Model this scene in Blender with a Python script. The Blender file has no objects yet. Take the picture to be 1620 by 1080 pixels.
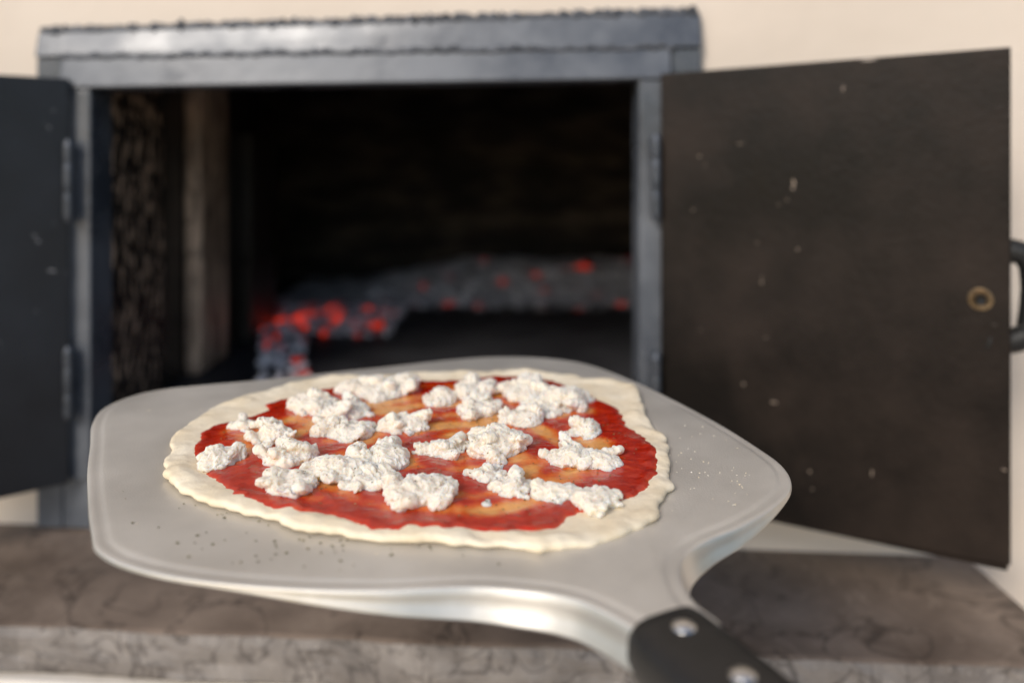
import bpy, bmesh, math, random
from mathutils import Vector, noise, Matrix
from mathutils.bvhtree import BVHTree
random.seed(7)
Z0 = 1.30            # camera height above the terrace; slab top is 0.40 below it
sc = bpy.context.scene
col = sc.collection
ORG = {}

# ------------------------------------------------------------------ helpers
def V(x, y, z): return Vector((x, y, z + Z0))

def thing(name, base, label, category, group=None):
    o = bpy.data.objects.new(name, None); col.objects.link(o)
    o.empty_display_size = 0.05
    o.location = base; ORG[o.name] = Vector(base)
    o["label"] = label; o["category"] = category
    if group: o["group"] = group
    return o

def add(name, verts, faces, mat, parent=None, smooth=False, bevel=0, origin=None, attr=None):
    vs = [Vector(v) for v in verts]
    if origin is None:
        mn = Vector([min(v[i] for v in vs) for i in range(3)]); mx = Vector([max(v[i] for v in vs) for i in range(3)])
        origin = (mn + mx) / 2; origin.z = mn.z
    origin = Vector(origin)
    me = bpy.data.meshes.new(name)
    me.from_pydata([v - origin for v in vs], [], faces)
    bm = bmesh.new(); bm.from_mesh(me); bmesh.ops.recalc_face_normals(bm, faces=bm.faces); bm.to_mesh(me); bm.free()
    me.materials.append(mat)
    if smooth:
        me.polygons.foreach_set("use_smooth", [True] * len(me.polygons))
    if attr:
        a = me.attributes.new(attr[0], 'FLOAT', 'POINT'); a.data.foreach_set("value", attr[1])
    o = bpy.data.objects.new(name, me); col.objects.link(o)
    if parent:
        o.parent = parent; o.location = origin - ORG[parent.name]
    else:
        o.location = origin
    ORG[o.name] = origin
    if bevel:
        m = o.modifiers.new("bevel", 'BEVEL'); m.width = bevel; m.segments = 3; m.limit_method = 'ANGLE'
    return o

BOXF = [(0,1,2,3),(4,7,6,5),(0,4,5,1),(1,5,6,2),(2,6,7,3),(3,7,4,0)]
def hexa(p8): return p8, BOXF

def catmull(pts, sub):
    n = len(pts); out = []
    P = [Vector(p) for p in pts]
    for i in range(n):
        p0, p1, p2, p3 = P[(i-1) % n], P[i], P[(i+1) % n], P[(i+2) % n]
        for k in range(sub):
            t = k / sub
            out.append(0.5*((2*p1)+(p2-p0)*t+(2*p0-5*p1+4*p2-p3)*t*t+(3*p1-p0-3*p2+p3)*t**3))
    return out

def resample(pts, n):
    L = [0]; m = len(pts)
    for i in range(m): L.append(L[-1] + (pts[(i+1) % m]-pts[i]).length)
    out = []; j = 0
    for k in range(n):
        s = L[-1]*k/n
        while L[j+1] < s: j += 1
        t = (s-L[j])/max(1e-9, L[j+1]-L[j])
        out.append(pts[j].lerp(pts[(j+1) % m], t))
    return out

def sm(a, b, x):
    t = max(0, min(1, (x-a)/(b-a))); return t*t*(3-2*t)

def rings(loops, cap_first=True, cap_last=False, closed=True):
    verts = []; faces = []; n = len(loops[0])
    for l in loops: verts += l
    for r in range(len(loops)-1):
        for i in range(n if closed else n-1):
            j = (i+1) % n
            faces.append((r*n+i, r*n+j, (r+1)*n+j, (r+1)*n+i))
    if cap_first: faces.append(tuple(range(n)))
    if cap_last: faces.append(tuple((len(loops)-1)*n+i for i in range(n)))
    return verts, faces

def tube(path, rad, seg=12, closed=False):
    loops = []; n = len(path)
    up = Vector((0.13, 0.2, 0.97))
    for i, p in enumerate(path):
        a = path[max(0, i-1)]; b = path[min(n-1, i+1)]
        t = (b-a).normalized()
        if abs(t.dot(up)) > .95: u2 = Vector((1, 0, 0))
        else: u2 = up
        s = t.cross(u2).normalized(); w = s.cross(t).normalized()
        r = rad(i) if callable(rad) else rad
        loops.append([p + (s*math.cos(2*math.pi*k/seg)+w*math.sin(2*math.pi*k/seg))*r for k in range(seg)])
    return rings(loops, True, True)

# ------------------------------------------------------------------ materials
def mat(name, c1, c2=None, scale=20, rough=.5, rough2=None, metal=0, bump=0, bscale=None, detail=4,
        lo=.35, hi=.65, spec=.5, sss=0, sssr=(1,.6,.4), coat=0, stretch=(1,1,1), specks=None, veins=None, coords='Object'):
    m = bpy.data.materials.new(name); m.use_nodes = True
    nt = m.node_tree; N = nt.nodes; L = nt.links
    b = N["Principled BSDF"]
    tc = N.new("ShaderNodeTexCoord"); mp = N.new("ShaderNodeMapping"); mp.inputs["Scale"].default_value = stretch
    L.new(tc.outputs[coords], mp.inputs[0])
    nz = N.new("ShaderNodeTexNoise"); nz.inputs["Scale"].default_value = scale; nz.inputs["Detail"].default_value = detail
    nz.inputs["Roughness"].default_value = .6
    L.new(mp.outputs[0], nz.inputs["Vector"])
    rp = N.new("ShaderNodeValToRGB"); rp.color_ramp.elements[0].position = lo; rp.color_ramp.elements[1].position = hi
    rp.color_ramp.elements[0].color = (*c1, 1); rp.color_ramp.elements[1].color = (*(c2 or c1), 1)
    L.new(nz.outputs["Fac"], rp.inputs[0])
    out = rp.outputs[0]
    if veins:    # (scale, width, colour, strength)
        for sca, wd, cc, stg in veins:
            vn = N.new("ShaderNodeTexNoise"); vn.inputs["Scale"].default_value = sca; vn.inputs["Detail"].default_value = 4
            vn.inputs["Distortion"].default_value = 1.2
            L.new(mp.outputs[0], vn.inputs["Vector"])
            vr = N.new("ShaderNodeValToRGB"); ee = vr.color_ramp.elements
            ee[0].position = .5-wd; ee[0].color = (0,0,0,1); ee[1].position = .5+wd; ee[1].color = (0,0,0,1)
            q = ee.new(.5); q.color = (stg,stg,stg,1)
            L.new(vn.outputs["Fac"], vr.inputs[0])
            mx = N.new("ShaderNodeMixRGB"); L.new(vr.outputs[0], mx.inputs[0]); L.new(out, mx.inputs[1]); mx.inputs[2].default_value = (*cc, 1)
            out = mx.outputs[0]
    if specks:   # list of (scale, threshold, colour, stretch)
        for spk in specks:
            sca, th, cc = spk[:3]
            src = mp.outputs[0]
            if len(spk) > 3:
                m2 = N.new("ShaderNodeMapping"); m2.inputs["Scale"].default_value = spk[3]; m2.inputs["Rotation"].default_value = (.0,.5,.3)
                L.new(tc.outputs[coords], m2.inputs[0]); src = m2.outputs[0]
            vo = N.new("ShaderNodeTexVoronoi"); vo.inputs["Scale"].default_value = sca
            wn = N.new("ShaderNodeTexNoise"); wn.inputs["Scale"].default_value = sca*1.7; wn.inputs["Detail"].default_value = 2
            av = N.new("ShaderNodeMixRGB"); av.inputs[0].default_value = .08
            L.new(src, wn.inputs["Vector"]); L.new(src, av.inputs[1]); L.new(wn.outputs["Color"], av.inputs[2])
            L.new(av.outputs[0], vo.inputs["Vector"])
            lt = N.new("ShaderNodeMapRange"); lt.inputs[1].default_value = th; lt.inputs[2].default_value = th*.6
            lt.inputs[3].default_value = 0; lt.inputs[4].default_value = 1
            L.new(vo.outputs["Distance"], lt.inputs[0])
            sp = N.new("ShaderNodeSeparateColor"); L.new(vo.outputs["Color"], sp.inputs[0])
            gt = N.new("ShaderNodeMath"); gt.operation = 'GREATER_THAN'; gt.inputs[1].default_value = .6
            L.new(sp.outputs[0], gt.inputs[0])
            mu = N.new("ShaderNodeMath"); mu.operation = 'MULTIPLY'; L.new(lt.outputs[0], mu.inputs[0]); L.new(gt.outputs[0], mu.inputs[1])
            mx = N.new("ShaderNodeMixRGB"); L.new(mu.outputs[0], mx.inputs[0]); L.new(out, mx.inputs[1]); mx.inputs[2].default_value = (*cc, 1)
            out = mx.outputs[0]
    L.new(out, b.inputs["Base Color"])
    if rough2 is not None:
        mr = N.new("ShaderNodeMapRange"); mr.inputs[1].default_value = .3; mr.inputs[2].default_value = .7
        mr.inputs[3].default_value = rough; mr.inputs[4].default_value = rough2
        L.new(nz.outputs["Fac"], mr.inputs[0]); L.new(mr.outputs[0], b.inputs["Roughness"])
    else: b.inputs["Roughness"].default_value = rough
    b.inputs["Metallic"].default_value = metal
    b.inputs["Specular IOR Level"].default_value = spec
    if sss:
        b.inputs["Subsurface Weight"].default_value = 1; b.inputs["Subsurface Scale"].default_value = sss
        b.inputs["Subsurface Radius"].default_value = sssr
    if coat: b.inputs["Coat Weight"].default_value = coat; b.inputs["Coat Roughness"].default_value = .12
    if bump:
        n2 = N.new("ShaderNodeTexNoise"); n2.inputs["Scale"].default_value = bscale or scale*4; n2.inputs["Detail"].default_value = 4
        L.new(mp.outputs[0], n2.inputs["Vector"])
        bp = N.new("ShaderNodeBump"); bp.inputs["Strength"].default_value = 1; bp.inputs["Distance"].default_value = bump
        L.new(n2.outputs["Fac"], bp.inputs["Height"]); L.new(bp.outputs[0], b.inputs["Normal"])
    return m

M_wall = mat("plaster", (.64,.55,.46), (.75,.655,.555), 2.2, .85, bump=.0010, bscale=45, lo=.3, hi=.7)
M_base = mat("plaster_base", (.66,.60,.52), (.76,.70,.62), 6, .85, bump=.001, bscale=50)
M_slab = mat("slate", (.105,.074,.055), (.27,.205,.158), 10, .45, .7, bump=.0025, bscale=22, detail=8, lo=.33, hi=.70,
             specks=[(45,.16,(.30,.24,.19)),(120,.2,(.07,.052,.04))], veins=[(7,.014,(.045,.032,.025),.7),(13,.012,(.34,.27,.21),.35)])
M_slabE = mat("slate_edge", (.13,.112,.10), (.29,.26,.235), 16, .65, bump=.004, bscale=28, detail=8,
             veins=[(18,.024,(.06,.05,.045),.75)], specks=[(60,.2,(.36,.33,.30))])
M_doorR = mat("sooty_steel", (.0035,.0024,.002), (.034,.0225,.0165), 4.5, .30, .62, bump=.0004, bscale=160, spec=.19, detail=10, lo=.40, hi=.72,
              specks=[(26,.080,(.30,.24,.19)),(80,.11,(.08,.056,.042)),(16,.050,(.24,.19,.16),(1,1,.35)),(170,.14,(.045,.031,.024)),(11,.04,(.36,.31,.27),(.35,.35,2.2))])
M_doorL = mat("blue_black_steel", (.008,.009,.012), (.020,.023,.030), 5, .30, .5, bump=.0004, bscale=120, spec=.45, detail=7,
              specks=[(30,.10,(.16,.16,.17)),(18,.06,(.30,.30,.31),(.4,.4,1.5))])
M_frame = mat("grey_painted_steel", (.052,.060,.074), (.130,.142,.162), 13, .18, .46, metal=.12, bump=.00035, bscale=38, detail=9, spec=.45, lo=.33, hi=.68)
M_weld = mat("rough_weld", (.03,.034,.042), (.12,.13,.15), 60, .6, bump=.002, bscale=150)
M_hinge = mat("hinge_steel", (.05,.058,.07), (.10,.11,.13), 40, .4, metal=.5, bump=.0004)
M_soot = mat("soot", (.004,.004,.004), (.012,.010,.009), 14, .55, .8, bump=.002, bscale=60)
M_sootg = mat("glossy_soot", (.010,.009,.008), (.03,.024,.02), 10, .25, .5, bump=.0015, bscale=90)
M_rust = mat("rusted_strip", (.13,.085,.06), (.72,.52,.38), 28, .42, bump=.002, bscale=60, detail=9, lo=.36, hi=.62, stretch=(1,1,.3),
             veins=[(26,.04,(.06,.042,.03),.75)])
M_rust2 = mat("speckled_rust", (.012,.010,.009), (.75,.52,.36), 120, .5, bump=.0010, bscale=200, lo=.50, hi=.68, detail=10, stretch=(1,1,.45))
M_brick = mat("sooty_brick", (.012,.010,.008), (.14,.11,.085), 5, .85, bump=.008, bscale=14, stretch=(1,1,3.5), detail=7, lo=.45, hi=.75)
M_floor = mat("hearth_steel", (.022,.022,.026), (.05,.05,.056), 12, .5, bump=.001, bscale=60)
M_black = mat("black_plastic", (.007,.0068,.0068), (.013,.012,.012), 60, .42, bump=.0003, bscale=400, spec=.4)
M_iron = mat("cast_iron", (.009,.009,.009), (.016,.016,.016), 60, .5, bump=.0005, bscale=300, spec=.35)
M_rivet = mat("rivet_metal", (.62,.60,.57), (.72,.70,.66), 80, .3, metal=1)
M_brass = mat("brass_nut", (.16,.11,.06), (.28,.20,.12), 80, .4, metal=.8)
M_alu = mat("brushed_aluminium", (.55,.52,.47), (.67,.635,.575), 12, .42, .58, metal=.55, bump=.00015, bscale=900, detail=8,
            specks=[(90,.07,(.45,.38,.30))])
M_aluE = mat("satin_aluminium_rim", (.50,.485,.46), (.66,.645,.62), 16, .32, .44, metal=.9, bump=.0002, bscale=60)
M_dough = mat("raw_dough", (.79,.66,.46), (.89,.79,.61), 38, .62, bump=.0008, bscale=170, detail=8)
M_cheese = mat("mozzarella", (.78,.69,.56), (.86,.79,.68), 70, .55, bump=.0005, bscale=700, sss=.005, sssr=(1,.82,.60), spec=.28)
M_herb = mat("dried_oregano", (.09,.075,.03), (.20,.17,.07), 300, .8)
M_crumb = mat("flour_crumbs", (.80,.66,.42), (.95,.9,.8), 300, .8)
M_ground = mat("terrace", (.36,.31,.26), (.44,.38,.33), 3, .9)

# sauce
M_sauce = bpy.data.materials.new("tomato_sauce"); M_sauce.use_nodes = True
nt = M_sauce.node_tree; N = nt.nodes; L = nt.links; b = N["Principled BSDF"]
at = N.new("ShaderNodeAttribute"); at.attribute_name = "thin"
tc = N.new("ShaderNodeTexCoord")
nz = N.new("ShaderNodeTexNoise"); nz.inputs["Scale"].default_value = 190; nz.inputs["Detail"].default_value = 8; nz.inputs["Roughness"].default_value = .62
L.new(tc.outputs["Object"], nz.inputs["Vector"])
ma = N.new("ShaderNodeMath"); ma.operation = 'MULTIPLY_ADD'; ma.inputs[1].default_value = .62
L.new(nz.outputs["Fac"], ma.inputs[0]); L.new(at.outputs["Fac"], ma.inputs[2])
rp = N.new("ShaderNodeValToRGB"); e = rp.color_ramp.elements
e[0].position = .20; e[0].color = (.33,.008,.002,1); e[1].position = .98; e[1].color = (.74,.33,.09,1)
x = e.new(.44); x.color = (.50,.024,.004,1); x = e.new(.66); x.color = (.64,.115,.012,1)
L.new(ma.outputs[0], rp.inputs[0]); L.new(rp.outputs[0], b.inputs["Base Color"])
b.inputs["Roughness"].default_value = .15; b.inputs["Specular IOR Level"].default_value = .55
bp = N.new("ShaderNodeBump"); bp.inputs["Distance"].default_value = .0007; L.new(nz.outputs["Fac"], bp.inputs["Height"]); L.new(bp.outputs[0], b.inputs["Normal"])

# embers
M_ember = bpy.data.materials.new("ash_and_embers"); M_ember.use_nodes = True
M_ember.cycles.emission_sampling = 'NONE'
nt = M_ember.node_tree; N = nt.nodes; L = nt.links; b = N["Principled BSDF"]
at = N.new("ShaderNodeAttribute"); at.attribute_name = "glow"
tc = N.new("ShaderNodeTexCoord"); nz = N.new("ShaderNodeTexNoise"); nz.inputs["Scale"].default_value = 18
L.new(tc.outputs["Object"], nz.inputs["Vector"])
rp = N.new("ShaderNodeValToRGB"); rp.color_ramp.elements[0].color = (.42,.42,.46,1); rp.color_ramp.elements[1].color = (.88,.87,.92,1)
rp.color_ramp.elements[0].position = .34; rp.color_ramp.elements[1].position = .66
L.new(nz.outputs["Fac"], rp.inputs[0])
cl = N.new("ShaderNodeMapRange"); cl.inputs[2].default_value = .25; L.new(at.outputs["Fac"], cl.inputs[0])
mx = N.new("ShaderNodeMixRGB"); L.new(cl.outputs[0], mx.inputs[0]); L.new(rp.outputs[0], mx.inputs[1]); mx.inputs[2].default_value = (.12,.02,.01,1)
L.new(mx.outputs[0], b.inputs["Base Color"]); b.inputs["Roughness"].default_value = .9
b.inputs["Emission Color"].default_value = (1,.045,.010,1); L.new(at.outputs["Fac"], b.inputs["Emission Strength"])

# ------------------------------------------------------------------ setting
def FP(x, z, off): return V(x, .811 - .0729*x - off, z)       # oven front plane, off = towards the viewer
g = add("ground", [(-6,-6,0),(6,-6,0),(6,3,0),(-6,3,0)], [(0,1,2,3)], M_ground); g["kind"] = "structure"

WO = -.022
def ring_wall(x0,x1,z0,z1,a0,a1,b0,b1,offf,offb):
    o = [(x0,z0),(x1,z0),(x1,z1),(x0,z1)]; i = [(a0,b0),(a1,b0),(a1,b1),(a0,b1)]
    vs = [FP(*p,offf) for p in o]+[FP(*p,offf) for p in i]+[FP(*p,offb) for p in o]+[FP(*p,offb) for p in i]
    fs = []
    for k in range(4):
        j = (k+1) % 4
        fs += [(k,j,4+j,4+k),(8+k,12+k,12+j,8+j),(k,8+k,8+j,j),(4+k,4+j,12+j,12+k)]
    return vs, fs
vs, fs = ring_wall(-2.2, 2.2, -1.3, 1.3, -.495, .176, -.385, .125, WO, WO-.03)
w = add("plaster_wall", vs, fs, M_wall); w["label"] = "cream plastered wall around the steel oven front"; w["category"] = "wall"

# slab
def slabf(x): return .651 - .068*x
nx = 160
xs = [-1.3 + (1.3+.455)*i/nx for i in range(nx+1)]
loops = []
for x_ in xs:
    yf = slabf(x_) + .0035*noise.noise(Vector((x_*9, 0, 0)))+.0015*noise.noise(Vector((x_*60, 0, 4))); yb = .811-.0729*x_ + .021
    jz = .0014*noise.noise(Vector((x_*25, 3, 0)))
    row=[V(x_, yb, -.40), V(x_, yf+.006, -.40+jz*.3), V(x_, yf+.002, -.4012+jz)]
    for k in range(1,7):
        zz=-.402-.0058*k
        row.append(V(x_, yf+.0035*noise.noise(Vector((x_*40, zz*60, 1)))+.0015*noise.noise(Vector((x_*140, zz*150, 1))), zz+jz))
    row+=[V(x_, yf+.004, -.441), V(x_, yb, -.441)]
    loops.append(row)
vs, fs = rings(loops, True, True)
s = add("stone_slab", vs, fs, M_slab); s["label"] = "rough grey brown slate slab ledge under the oven"; s["category"] = "slab"
s.data.materials.append(M_slabE)
for p in s.data.polygons:
    if p.normal.y < -.5: p.material_index = 1
vs, fs = hexa([V(-1.3,slabf(-1.3)-.006,-1.3),V(.44,slabf(.44)-.006,-1.3),V(.44,.79,-1.3),V(-1.3,.92,-1.3),
               V(-1.3,slabf(-1.3)-.006,-.4425),V(.44,slabf(.44)-.006,-.4425),V(.44,.79,-.4425),V(-1.3,.92,-.4425)])
s = add("masonry_base", vs, fs, M_base, bevel=.004); s["label"] = "pale plastered masonry base beneath the stone slab"; s["category"] = "base"

# ------------------------------------------------------------------ oven
oven = thing("pizza_oven", V(-.16, .82, -.40), "black steel wood fired oven with both doors open", "oven")

def bar(pts4, o0, o1, lean=0):      # pts4: (x,z) x4; lean pulls the top edge back
    return hexa([FP(x_,z_,o0) for x_,z_ in pts4]+[FP(x_,z_,o1-(lean if i>1 else 0)) for i,(x_,z_) in enumerate(pts4)])
OL, OR = -.513, .1917
allv=[]; allf=[]
def acc(vf):
    n = len(allv); allv.extend(vf[0]); allf.extend([tuple(i+n for i in f) for f in vf[1]])
acc(bar([(OL,.108),(OR,.112),(OR,.1485),(OL,.136)], WO-.001, -.0065, .0068))
acc(bar([(OL,-.398),(-.4835,-.398),(-.4835,.1078),(OL,.1078)], WO-.001, -.0105))
acc(bar([(.1615,-.398),(OR,-.398),(OR,.1118),(.1615,.1115)], WO-.001, -.0105))
acc(bar([(-.4833,-.398),(.1613,-.398),(.1613,-.345),(-.4833,-.345)], WO-.001, -.0107))
frame = add("frame", allv, allf, M_frame, oven, bevel=.002)
allv=[]; allf=[]
acc(bar([(-.483,.0738),(.161,.0797),(.161,.1115),(-.483,.1075)], WO-.03, -.001, .0052))
acc(bar([(-.483,-.3445),(-.4490,-.3445),(-.4490,.0736),(-.483,.0736)], WO-.03, -.0045))
acc(bar([(.1285,-.3445),(.161,-.3445),(.161,.0795),(.1285,.0795)], WO-.03, -.0045))
acc(bar([(-.4488,-.3445),(.1283,-.3445),(.1283,-.308),(-.4488,-.308)], WO-.03, -.005))
add("inner_frame", allv, allf, M_frame, oven, bevel=.0025)
def bead(xa,za,xb,zb,off,r,name):
    n = 260; P = []
    for i in range(n+1):
        t = i/n; x_ = xa+(xb-xa)*t; z_ = za+(zb-za)*t
        P.append(FP(x_, z_+.0032*noise.noise(Vector((x_*120,za*50,0))), off))
    vs, fs = tube(P, lambda i: r*(.45+1.3*abs(noise.noise(Vector((i*.7,za*70,2))))), 8)
    add(name, vs, fs, M_weld, oven, smooth=True)
bead(OL+.004,.1375,OR-.003,.150,-.0150,.0054,"weld_bead")
bead(-.484,.1085,.162,.1125,-.0060,.0034,"weld_bead")

FZ=-.306
def quadbox(name, x0,x1,y0,y1,z0,z1, m, bevel=0, parent=None):
    return add(name, *hexa([V(x0,y0,z0),V(x1,y0,z0),V(x1,y1,z0),V(x0,y1,z0),V(x0,y0,z1),V(x1,y0,z1),V(x1,y1,z1),V(x0,y1,z1)]), m, parent or oven, bevel=bevel)
quadbox("hearth_floor", -.96,.40,.875,2.06,FZ-.02,FZ, M_floor)
quadbox("ceiling", -.96,.40,.875,2.06,.20,.22, M_soot)
bv=[]; bf=[]; NX,NZ=90,34
for j in range(NZ+1):
    for i in range(NX+1):
        x_=-.94+1.335*i/NX; z_=FZ+.0005+.50*j/NZ
        co_=abs(((z_+.2845)/.072)%1-.5)*2
        bv.append(V(x_, 2.0-.010*noise.noise(Vector((x_*14,z_*20,0)))+.006*sm(.8,1,co_)+.004*noise.noise(Vector((x_*40,z_*60,0))), z_))
for j in range(NZ):
    for i in range(NX):
        a=j*(NX+1)+i; bf.append((a,a+1,a+NX+2,a+NX+1))
add("brick_lining", bv, bf, M_brick, oven, smooth=True)
quadbox("back_wall", -.96,.40,2.061,2.08,FZ-.02,.22, M_soot)
quadbox("side_wall", -.98,-.961,.90,2.07,FZ-.02,.22, M_soot)
quadbox("side_wall", .401,.42,.86,2.07,FZ-.02,.22, M_soot)
vs, fs = ring_wall(-.97,.41,-.33,.215,-.485,.17,-.3065,.115, WO-.031, WO-.045)
add("front_lining", vs, fs, M_soot, oven)
quadbox("lining_plate", -.478,-.462,.905,1.47,FZ+.0005,.195, M_sootg, .002)
quadbox("rusted_edge", -.4615,-.450,.895,1.03,FZ+.0005,.19, M_rust2, .003)
quadbox("rusted_strip", -.4615,-.438,1.120,1.230,FZ+.0005,.19, M_rust, .004)
quadbox("damper_plate", -.4615,-.436,1.33,1.475,FZ+.0005,.04, M_sootg, .002)

# doors
def door(hx,hy,ex,ey,zt0,zb0,zt1,zb1,th,m,nsign,label):
    u = Vector((ex-hx,ey-hy,0)); n = Vector((-u.y,u.x,0)).normalized()*nsign*th
    P = [V(hx,hy,zb0),V(ex,ey,zb1),V(ex,ey,zb1)+n,V(hx,hy,zb0)+n,V(hx,hy,zt0),V(ex,ey,zt1),V(ex,ey,zt1)+n,V(hx,hy,zt0)+n]
    o = add("door", *hexa(P), m, oven, bevel=.0015); o["label"] = label
    un = u.normalized(); k=.012
    for (z0,z1) in ((zb0+.001,zb0+.014),(zt0-.016,zt0-.003)):
        a = V(hx,hy,0)+n+un*.01; b2 = V(ex,ey,0)+n-un*.002
        q = [a,b2,b2+n.normalized()*k,a+n.normalized()*k]
        add("stiffener", [Vector((p.x,p.y,z0+Z0)) for p in q]+[Vector((p.x,p.y,z1+Z0)) for p in q], BOXF, m, o)
    return o, un, n
dR, uR, nR = door(.149,.798,.411,.656,.0845,-.3435,.0914,-.336,.005,M_doorR,1,"brown black steel door with scratches and dust spots")
dL, uL, nL = door(-.468,.842,-.70,.656,.084,-.3435,.084,-.3435,.005,M_doorL,-1,"blue black steel door swung wide open")

def barrel(x_,y_,z0,z1,parent):
    P=[]; R=[]
    n=14
    for i in range(n+1):
        P.append(V(x_,y_,z0+(z1-z0)*i/n)); R.append(.0052 if i%5 else .0044)
    R[0]=R[-1]=.003
    vs,fs=tube(P,lambda i:R[i],16); add("hinge",vs,fs,M_hinge,parent,smooth=False)
for z0,z1 in ((-.067,.019),(-.275,-.198)):
    barrel(-.4665,.838,z0,z1,dL); barrel(.1435,.7935,z0+.004,z1+.004,dR)

def onR(u_,n_,z_): p = Vector((.149,.798,0))+uR*u_+nR.normalized()*n_; return V(p.x,p.y,z_)
def disc(name,c,ax,r0,r1,h,m,parent,seg=24):
    ax=ax.normalized(); s=ax.cross(Vector((0,0,1))).normalized(); w_=s.cross(ax)
    lp=lambda r,o: [c+ax*o+(s*math.cos(2*math.pi*k/seg)+w_*math.sin(2*math.pi*k/seg))*r for k in range(seg)]
    vs,fs=rings([lp(r0,h*.6),lp(r1,h),lp(r1+.0008,h*.7),lp(r1+.001,0)],True,True)
    return add(name,vs,fs,m,parent)
zc=-.118
disc("washer", onR(.2764,0,zc), -nR, .004,.0085,.0015, M_brass, dR)
disc("nut", onR(.2764,-.0016,zc), -nR, .003,.0062,.005, M_brass, dR, 6)
disc("bolt", onR(.2764,-.005,zc), -nR, .001,.003,.003, M_iron, dR, 12)
hp=[]
ctl=[(.275,.006,zc+.034),(.280,.018,zc+.038),(.298,.020,zc+.040),(.308,.020,zc+.038),(.3135,.021,zc+.028),(.3135,.022,zc+.008),(.3135,.022,zc-.010),(.312,.021,zc-.028),(.303,.02,zc-.036),(.285,.018,zc-.038),(.275,.006,zc-.034)]
for i in range(len(ctl)-1):
    a=onR(*ctl[i]); b2=onR(*ctl[i+1])
    for k in range(5): hp.append(a.lerp(b2,k/5))
hp.append(onR(*ctl[-1]))
for _ in range(3): hp=[hp[0]]+[(hp[i-1]+hp[i]*2+hp[i+1])/4 for i in range(1,len(hp)-1)]+[hp[-1]]
nh=len(hp)
vs,fs=tube(hp,lambda i:.0076+.0036*abs(math.cos(math.pi*i/(nh-1))),14); add("handle",vs,fs,M_iron,dR,smooth=True)

# embers
ico = bmesh.new(); bmesh.ops.create_icosphere(ico, subdivisions=1, radius=1)
IV=[v.co.copy() for v in ico.verts]; IF=[tuple(v.index for v in f.verts) for f in ico.faces]; ico.free()
ev=[];ef=[];eg=[]
def hm(x_,y_):
    return (.072*sm(1.62,1.88,y_)*(.85+.35*noise.noise(Vector((x_*5,y_*5,0))))*sm(-.40,-.08,x_)+.006*noise.noise(Vector((x_*30,y_*30,0)))
            +.008*sm(1.44,1.50,y_)*(1-sm(-.30,-.18,x_)))
def gl_(x_,y_):
    if x_<-.20: return min(.95,max(0,2.4*(noise.noise(Vector((x_*32,y_*20,8)))-.15))*(1-sm(1.50,1.68,y_)))
    return min(.42,max(0,1.6*(noise.noise(Vector((x_*22,y_*22,8)))-.42)))
NX,NY=130,70
for j in range(NY+1):
    for i in range(NX+1):
        x_=-.50+.895*i/NX; y_=1.46+.52*j/NY
        ev.append(V(x_,y_,FZ-.005+hm(x_,y_)+.004*sm(1.6,1.66,y_))); eg.append(gl_(x_,y_))
for j in range(NY):
    for i in range(NX):
        a=j*(NX+1)+i; ef.append((a,a+1,a+NX+2,a+NX+1))
def lump(x_,y_,z_,r,glow):
    c=len(ev); ro=Matrix.Rotation(random.uniform(0,6),3,Vector((random.random(),random.random(),random.random()+.1)))
    sc_=Vector((random.uniform(.7,1.7),random.uniform(.7,1.3),random.uniform(.4,.9)))
    for p in IV:
        q=ro@Vector((p.x*sc_.x,p.y*sc_.y,p.z*sc_.z))*r*random.uniform(.7,1.25)
        ev.append(V(x_,y_,z_)+q); eg.append(max(0,glow*random.uniform(.2,1.4)))
    ef.extend([tuple(i+c for i in f) for f in IF])
for i in range(1300):      # ash mound at the back
    x_=random.uniform(-.33,.39); y_=random.uniform(1.60,1.95)
    lump(x_,y_,FZ-.003+hm(x_,y_)+random.uniform(-.002,.004),random.uniform(.002,.006),gl_(x_,y_))
for i in range(520):      # glowing bed along the left side
    y_=1.36+.26*random.random(); x_=-.46+.25*random.random()
    lump(x_,y_,FZ+random.uniform(0,.010),random.uniform(.002,.007),gl_(x_,y_)*1.2)
for i in range(190):
    y_=random.uniform(1.08,1.4); x_=-.33*y_/1.1+random.uniform(-.02,.05)
    gg=max(0,2.4*(noise.noise(Vector((x_*24,y_*24,5)))-.18))
    lump(x_,y_,FZ+random.uniform(0,.008),random.uniform(.002,.007),min(.9,gg))
e_=add("ember_bed",ev,ef,M_ember,attr=("glow",eg)); e_["kind"]="stuff"; e_["label"]="glowing red embers and grey ash on the oven floor"; e_["category"]="embers"

# ------------------------------------------------------------------ peel
HZ=-.166
peel = thing("pizza_peel", V(-.06,.48,HZ-.012), "brushed aluminium pizza peel with black riveted handle carrying a pizza", "pizza peel")
pts=[(-.2635,.500),(-.2725,.532),(-.2660,.560),(-.2480,.577),(-.2180,.5885),(-.185,.600),(-.140,.620),(-.0962,.6385),(-.055,.657),(-.0159,.668),(.0264,.664),(.0613,.6436),(.0901,.5976),
     (.110,.553),(.1283,.505),(.1405,.463),(.1465,.431),(.1415,.404),(.1253,.381),(.103,.3600),(.085,.3470),(.0735,.3345),(.0678,.320),(.0665,.306),(.0685,.2935),(.0738,.2802),(.062,.2735),(.050,.2690),
     (.0425,.2785),(.0340,.2880),(.0235,.2975),(.008,.3055),(-.0148,.3095),(-.0509,.3070),(-.0879,.3085),
     (-.127,.3150),(-.158,.3260),(-.1765,.3390),(-.1864,.3535),(-.2031,.3820),(-.2260,.424),(-.246,.4648)]
out = resample(catmull([Vector((a,b_,0)) for a,b_ in pts],10),640)
C = Vector((-.055,.48,0)); NK=Vector((.035,.300,0))
nrm=[]
for i,p in enumerate(out):
    t=(out[(i+2)%640]-out[i-2]).normalized(); n_=Vector((-t.y,t.x,0))
    nrm.append(n_)
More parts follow.
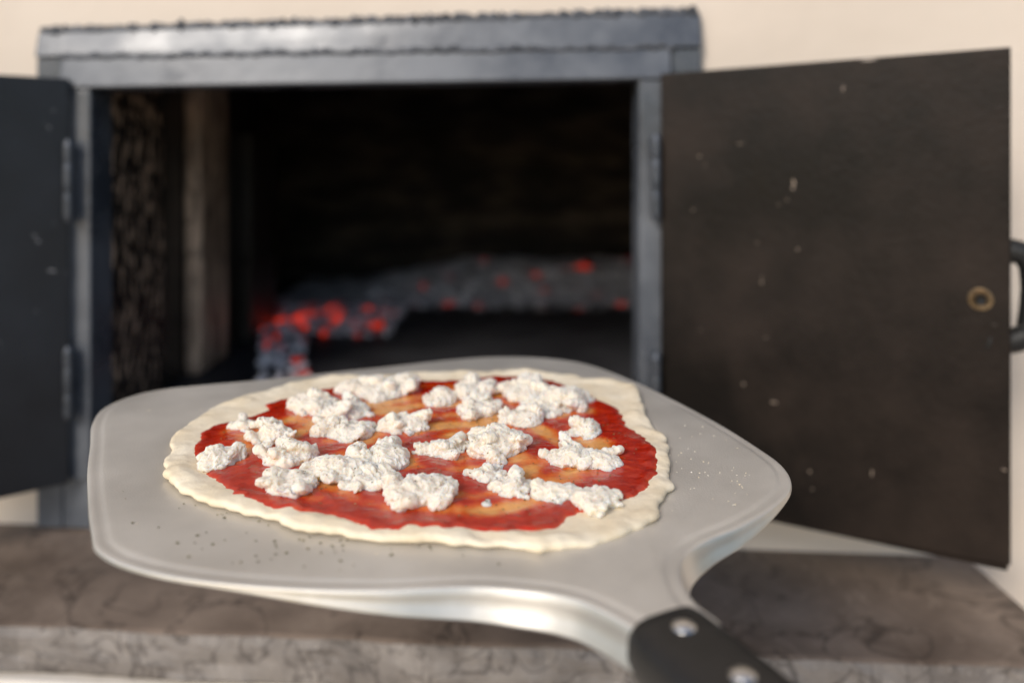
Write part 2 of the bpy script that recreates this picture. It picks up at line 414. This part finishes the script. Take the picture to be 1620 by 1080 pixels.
if sum((out[i]-C).dot(nrm[i]) for i in range(640))<0: nrm=[-n_ for n_ in nrm]
def dep(p):
    return .0008+.0112*(1-sm(.02,.165,(p-NK).length))+ .0005*sm(0,.06,(C.y-.06)-p.y)
def rise(p):
    return .0022*(1-sm(.02,.06,(p-Vector((.054,.290,0))).length))
def loop(inn,zf,k=0):
    r_=[]
    for p,n_ in zip(out,nrm):
        q=p-n_*(inn-k*dep(p)); r_.append(V(q.x,q.y,HZ+rise(p)+zf(p)))
    return r_
loops=[]
loops.append(loop(.0098,lambda p:0))
loops.append(loop(.0080,lambda p:0))
loops.append(loop(.0068,lambda p:-.0002))
loops.append(loop(.0060,lambda p:-.0006))
loops.append(loop(.0048,lambda p:-.0007))
loops.append(loop(.0034,lambda p:-.0006))
loops.append(loop(.0020,lambda p:-.0004))
loops.append(loop(.0010,lambda p:-.0005))
loops.append(loop(.0003,lambda p:-.0008))
loops.append(loop(.0000,lambda p:-.0012))
loops.append(loop(.0000,lambda p:-.0012-.3*dep(p),.03))
loops.append(loop(.0000,lambda p:-.0012-.65*dep(p),.12))
loops.append(loop(.0000,lambda p:-.0012-.94*dep(p),.26))
loops.append(loop(.0001,lambda p:-.0012-dep(p),.28))
loops.append(loop(.0008,lambda p:-.0012-.96*dep(p),.26))
loops.append(loop(.0012,lambda p:-.0013-.6*dep(p),.08))
loops.append(loop(.0016,lambda p:-.0020))
loops.append(loop(.0092,lambda p:-.0016))
vs,fs=rings(loops,True,True)
blade=add("blade",vs,fs,M_alu,peel,smooth=True)
blade.data.materials.append(M_aluE)
for i,p in enumerate(blade.data.polygons):
    r=i//640
    if 9<=r<=13: p.material_index=1
# handle
hd=Vector((.443,-.896,0)); hs=Vector((.896,.443,0)); h0=Vector((.0540,.2858,0)); loops=[]
for s_ in range(60):
    l=.165*s_/59
    w_=.0164+.0010*math.sin(l*40)+(.002*sm(.12,.165,l))
    hh=.0115; cap={0:.88,1:.97,58:.93,59:.80}.get(s_,1)
    if s_==1: l=.0012
    ring=[]
    for k in range(32):
        a=2*math.pi*k/32; ca,sa=math.cos(a),math.sin(a)
        px=math.copysign(abs(ca)**.55,ca)*w_*cap; pz=math.copysign(abs(sa)**.6,sa)*hh*cap
        q=h0+hd*l+hs*px; ring.append(V(q.x,q.y,HZ-.0070+pz))
    loops.append(ring)
vs,fs=rings(loops,True,True)
handle=add("handle",vs,fs,M_black,peel,smooth=True)
for l in (.012,.041,.125):
    q=h0+hd*l; c=V(q.x,q.y,HZ+.0042)
    lp=[]
    for r,o in ((.0006,.0018),(.002,.0016),(.0034,.0009),(.0044,0),(.0045,-.001)):
        lp.append([c+Vector((math.cos(2*math.pi*k/24)*r,math.sin(2*math.pi*k/24)*r,o)) for k in range(24)])
    vs,fs=rings(lp,True,True); add("rivet",vs,fs,M_rivet,handle,smooth=True)

# ------------------------------------------------------------------ pizza
pizza=thing("pizza",V(-.05,.47,HZ),"unbaked pizza with tomato sauce and torn mozzarella resting on the peel","pizza")
dp=[(-.1865,.4297),(-.199,.4777),(-.1923,.5267),(-.174,.555),(-.1528,.5805),(-.1188,.596),(-.0767,.602),(-.0434,.606),(-.0097,.609),(.0336,.602),(.0609,.588),
    (.086,.5706),(.0865,.5267),(.0854,.489),(.0890,.4564),(.0827,.4235),(.0815,.3988),(.0705,.3790),(.0624,.3592),(.0475,.3443),(.0328,.3342),(.0158,.3338),(-.0053,.3367),
    (-.0295,.3378),(-.0571,.3423),(-.0771,.347),(-.1021,.3572),(-.1256,.368),(-.148,.3804),(-.1700,.3988)]
do=resample(catmull([Vector((a,b_,0)) for a,b_ in dp],10),520)
PC=Vector((-.05,.465,0)); PZ=HZ+.0004
do=[p+(p-PC).normalized()*(.0042*noise.noise(Vector((p.x*48,p.y*48,1)))+.0020*noise.noise(Vector((p.x*140,p.y*140,5)))) for p in do]
loops=[]
def dn(x_,y_,s_):
    return .0006*noise.noise(Vector((x_*60,y_*60,0)))+.0003*noise.noise(Vector((x_*160,y_*160,3)))
M_=64
for r in range(M_+1):
    s_=.02+.960*(r/M_)**.85
    ring=[]
    for i,p in enumerate(do):
        q=PC.lerp(p,s_); e0=(p-PC).length*(1-s_)
        rimh=.0013+.0022*noise.noise(Vector((p.x*38,p.y*38,9)))+.0010*noise.noise(Vector((q.x*120,q.y*120,4)))
        z_=.0033+rimh*(1-sm(.006,.018,e0))*sm(-.004,.007,e0)+dn(q.x,q.y,s_)
        ring.append(V(q.x,q.y,PZ+z_))
    loops.append(ring)
lastz=[p.z for p in loops[-1]]
for a in (60,35,10,-20,-50,-75):
    ca,sa=math.cos(math.radians(a)),math.sin(math.radians(a)); ring=[]
    for i,p in enumerate(do):
        hh=(lastz[i]-Z0-PZ)/2*1.02; c=loops[M_][i]; R=(p-Vector((c.x,c.y,0))).length
        q=Vector((c.x,c.y,0))+(p-PC).normalized()*R*ca
        ring.append(V(q.x,q.y,PZ+hh+hh*sa))
    loops.append(ring)
vs,fs=rings(loops,True,True)
crust=add("crust",vs,fs,M_dough,pizza,smooth=True)
bvh=BVHTree.FromPolygons(vs,fs)
def topz(x_,y_,tree=None):
    h=(tree or bvh).ray_cast(Vector((x_,y_,2)),Vector((0,0,-1)))
    return h[0].z if h[0] else PZ+Z0
sp=[(-.1792,.451),(-.184,.478),(-.1588,.5065),(-.1602,.5277),(-.1369,.5543),(-.0949,.5735),(-.0503,.580),(-.0094,.5925),(.0286,.581),(.0498,.5488),(.0707,.517),(.0695,.4858),
    (.0784,.4582),(.0778,.4244),(.0678,.3915),(.0523,.3758),(.027,.3597),(.019,.3485),(-.0027,.3455),(-.0306,.3480),(-.0575,.3475),(-.0704,.3559),(-.095,.3626),(-.1226,.3758),(-.1476,.3976),(-.1700,.4295)]
so=resample(catmull([Vector((a,b_,0)) for a,b_ in sp],10),520)
SC=Vector((-.05,.465,0))
so=[p+(p-SC).normalized()*(.0038*noise.noise(Vector((p.x*50,p.y*50,11)))+.0026*noise.noise(Vector((p.x*150,p.y*150,15)))+.0010*noise.noise(Vector((p.x*420,p.y*420,15)))) for p in so]
loops=[];thin=[]
for r in range(111):
    s_=.01+.99*(r/110); ring=[]
    for p in so:
        q=SC.lerp(p,s_); e0=(p-SC).length*(1-s_)
        n1=noise.noise(Vector((q.x*34,q.y*34,21)))+.45*noise.noise(Vector((q.x*85,q.y*85,22)))
        rr=(q-SC-Vector((.02,-.02,0))).length
        n1+=.26*math.sin(rr*300+3*noise.noise(Vector((q.x*20,q.y*20,7))))
        t=.0013+.0007*n1+.0003*noise.noise(Vector((q.x*260,q.y*260,2)))
        t=max(t,.0003)*sm(0,.004,e0)-.0003*(1-sm(0,.0015,e0))
        ring.append(Vector((q.x,q.y,topz(q.x,q.y)+t)))
        th=max(0,min(1,.33-.80*n1+.4*noise.noise(Vector((q.x*22,q.y*22,31)))))*sm(.004,.03,e0)+.2*(1-sm(0,.003,e0)); thin.append(th)
    loops.append(ring)
vs,fs=rings(loops,True,False)
sauce=add("tomato_sauce",vs,fs,M_sauce,pizza,smooth=True,attr=("thin",thin))
sbvh=BVHTree.FromPolygons(vs,fs)
def top2(x_,y_):
    h=sbvh.ray_cast(Vector((x_,y_,2)),Vector((0,0,-1)))
    return max(h[0].z if h[0] else 0, topz(x_,y_))

# mozzarella
ch=[(-.155,.4218,.0140,.85,1),(-.1375,.458,.0130,1.1,1),(-.161,.478,.0095,.6,1),(-.116,.427,.0160,.7,1),(-.1314,.514,.0190,.7,1),(-.0913,.548,.0250,.42,1),
    (-.106,.504,.0195,.6,1),(-.097,.467,.0185,.55,1),(-.0633,.478,.0160,.65,1),(-.1087,.3915,.0142,.8,1),(-.0905,.4073,.0190,.75,1),(-.0667,.4244,.0190,.75,1),
    (-.0429,.3804,.0190,.85,1),(-.0706,.3953,.0135,.7,1),(-.0453,.533,.0150,.8,1),(-.026,.548,.0195,.7,1),(-.0209,.5065,.0160,.7,1),(-.0077,.440,.0200,.9,1),
    (.0086,.4917,.0185,.7,1),(-.0356,.440,.0160,.42,1),(.0095,.542,.0225,.6,1),(.0332,.5236,.0195,.9,1),(.0435,.4688,.0130,.9,1),(.0300,.427,.0155,.7,1),(.0450,.4218,.0155,.75,1),
    (-.0122,.4048,.0118,.5,1),(.0006,.3892,.0125,.75,1),(.0205,.3804,.0130,.75,1),(.0391,.3733,.0133,.8,1),(-.0118,.372,.0042,.6,1),(.020,.508,.017,.55,1)]
cheese_trees=[]
for ci,(cx,cy,r,hf,_) in enumerate(ch):
    rnd=random.Random(ci*17+9)
    bm=bmesh.new()
    nb=9 if r>.006 else 2
    el0=rnd.uniform(0,3.14); ex,ey=math.cos(el0),math.sin(el0)
    for k in range(nb):
        a=rnd.uniform(0,6.283); rr=r*math.sqrt(rnd.random())*.85
        br=r*rnd.uniform(.18,.36)
        hz=rnd.uniform(.0,.65)*r*hf*(1-.75*(rr/r)**2)
        m_=(Matrix.Translation((rr*math.cos(a),rr*math.sin(a),hz+br*.15))@Matrix.Rotation(rnd.uniform(0,3.14),4,'Z')@Matrix.Rotation(rnd.uniform(-.6,.6),4,'Y')@Matrix.Rotation(rnd.uniform(-.5,.5),4,'X')
            @Matrix.Diagonal((rnd.uniform(1.3,2.1),rnd.uniform(.7,1.1),rnd.uniform(.45,.80),1)))
        bmesh.ops.create_icosphere(bm,subdivisions=3,radius=br,matrix=m_)
    bmesh.ops.create_icosphere(bm,subdivisions=3,radius=r*.74,matrix=Matrix.Translation((0,0,r*hf*.18))@Matrix.Rotation(el0,4,'Z')@Matrix.Diagonal((1.2,.85,.62*hf,1)))
    me=bpy.data.meshes.new("tmp"); bm.to_mesh(me); bm.free()
    o=bpy.data.objects.new("tmp",me); col.objects.link(o)
    md=o.modifiers.new("r",'REMESH'); md.mode='VOXEL'; md.voxel_size=.00044 if r>.006 else .0004
    sm_=o.modifiers.new("s",'SMOOTH'); sm_.iterations=7; sm_.factor=.6
    ev_=o.evaluated_get(bpy.context.evaluated_depsgraph_get()); m2=bpy.data.meshes.new_from_object(ev_)
    bpy.data.objects.remove(o)
    zb=top2(cx,cy); sd=Vector((ci*3.7,ci*1.3,0)); V3=[]
    ca,sa=ex,ey
    for v in m2.vertices:
        p=v.co; nn=v.normal
        wp=p+Vector((noise.noise(p*140+sd),noise.noise(p*140+sd+Vector((9,0,0))),noise.noise(p*140+sd+Vector((0,9,0)))))*.005
        al=Vector(((wp.x*ca+wp.y*sa)*140,(-wp.x*sa+wp.y*ca)*290,wp.z*240))
        rg=noise.noise(al+sd); ridge=1-min(1,math.sqrt(rg*rg+.003)*2.4)
        # torn surface: patches of fine crumb broken by smoother moist areas
        pm=sm(-.15,.25,noise.noise(p*200+sd+Vector((4,4,4))))
        d=.0022*noise.noise(p*120+sd)+.0012*(ridge-.4)+.0007*noise.noise(p*330+sd)+(.2+.8*pm)*(.0008*noise.noise(p*650+sd)+.0006*noise.noise(p*1250+sd))
        if r<.006: d*=.4
        q=p+nn*d
        q=Vector((q.x+cx,q.y+cy,q.z+zb-.0012))
        if q.z<zb-.0014: q.z=zb-.0014
        V3.append(q)
    F3=[tuple(p.vertices) for p in m2.polygons]
    add("mozzarella_piece",V3,F3,M_cheese,pizza,smooth=True)
    cheese_trees.append(BVHTree.FromPolygons(V3,F3))

def flake(vs,fs,p,s_,rnd,flat=.35):
    a=rnd.uniform(0,6.28); n=len(vs); k=rnd.choice([3,4,5])
    tilt=Vector((rnd.uniform(-flat,flat),rnd.uniform(-flat,flat)))
    for lay in (0,.00025):
        for j in range(k):
            b_=a+2*math.pi*j/k; rx=s_*rnd.uniform(.6,1.2)*math.cos(b_); ry=s_*rnd.uniform(.4,.8)*math.sin(b_)
            vs.append(p+Vector((rx,ry,lay+rx*tilt.x+ry*tilt.y)))
    fs.append(tuple(range(n,n+k))); fs.append(tuple(range(n+2*k-1,n+k-1,-1)))
    for j in range(k):
        fs.append((n+j,n+(j+1)%k,n+k+(j+1)%k,n+k+j))
rnd=random.Random(3); vs=[];fs=[]
for i in range(650):
    a=rnd.uniform(0,6.283); s_=math.sqrt(rnd.random())*.92; p=so[int(a/6.2832*len(so))%len(so)]; q=SC.lerp(p,s_)
    z_=top2(q.x,q.y)
    for t in cheese_trees:
        h=t.ray_cast(Vector((q.x,q.y,2)),Vector((0,0,-1)))
        if h[0]: z_=max(z_,h[0].z)
    flake(vs,fs,Vector((q.x,q.y,z_+.0002)),rnd.uniform(.0002,.0007),rnd)
h_=add("herb_flakes",vs,fs,M_herb,pizza); h_["kind"]="stuff"

def inside(q,poly):
    c=False; n=len(poly)
    for i in range(n):
        a=poly[i]; b_=poly[i-1]
        if (a.y>q.y)!=(b_.y>q.y) and q.x<(b_.x-a.x)*(q.y-a.y)/(b_.y-a.y)+a.x: c=not c
    return c
inner=[p-n_*.012 for p,n_ in zip(out,nrm)]
vs=[];fs=[];vs2=[];fs2=[]
while len(vs)<460:
    q=Vector((rnd.gauss(-.12,.06),rnd.gauss(.345,.025),0))
    if inside(q,inner) and not inside(q,do): flake(vs,fs,V(q.x,q.y,HZ+.0003),rnd.uniform(.0003,.0010),rnd,.2)
while len(vs2)<420:
    q=Vector((rnd.gauss(.10,.02),rnd.gauss(.41,.05),0))
    if rnd.random()<.35: q=Vector((rnd.uniform(-.25,.14),rnd.uniform(.33,.65),0))
    if inside(q,inner) and not inside(q,do): flake(vs2,fs2,V(q.x,q.y,HZ+.0003),rnd.uniform(.0002,.0005),rnd,.2)
o=add("loose_herbs",vs,fs,M_herb); o["kind"]="stuff"; o["label"]="dried herb flakes scattered on the metal peel"; o["category"]="herbs"
o=add("flour_crumbs",vs2,fs2,M_crumb); o["kind"]="stuff"; o["label"]="tiny flour crumbs and salt on the metal peel"; o["category"]="crumbs"

# ------------------------------------------------------------------ light
world=bpy.data.worlds.new("World"); sc.world=world; world.use_nodes=True
nt=world.node_tree; sky=nt.nodes.new("ShaderNodeTexSky"); sky.sky_type='NISHITA'; sky.sun_disc=False
el=math.radians(33); rot=math.radians(212)
sky.sun_elevation=el; sky.sun_rotation=rot
bg=nt.nodes["Background"]; bg.inputs[1].default_value=.15; nt.links.new(sky.outputs[0],bg.inputs[0])
sd=Vector((math.sin(rot)*math.cos(el),math.cos(rot)*math.cos(el),math.sin(el)))
sun=bpy.data.lights.new("sun",'SUN'); sun.energy=2.4; sun.angle=math.radians(18); sun.color=(1,.92,.82)
so_=bpy.data.objects.new("sun",sun); col.objects.link(so_); so_.location=(0,0,4); so_.rotation_euler=sd.to_track_quat('Z','Y').to_euler()

# ------------------------------------------------------------------ camera
cam=bpy.data.cameras.new("camera"); cam.lens=28; cam.sensor_width=36; cam.shift_y=-290/1620; cam.clip_start=.01; cam.clip_end=50
cam.dof.use_dof=True; cam.dof.focus_distance=.42; cam.dof.aperture_fstop=3.0
co=bpy.data.objects.new("camera",cam); col.objects.link(co); co.location=(0,0,Z0); co.rotation_euler=(math.radians(90),0,0)
sc.camera=co
sc.view_settings.view_transform='Standard'; sc.view_settings.look='None'; sc.view_settings.exposure=0
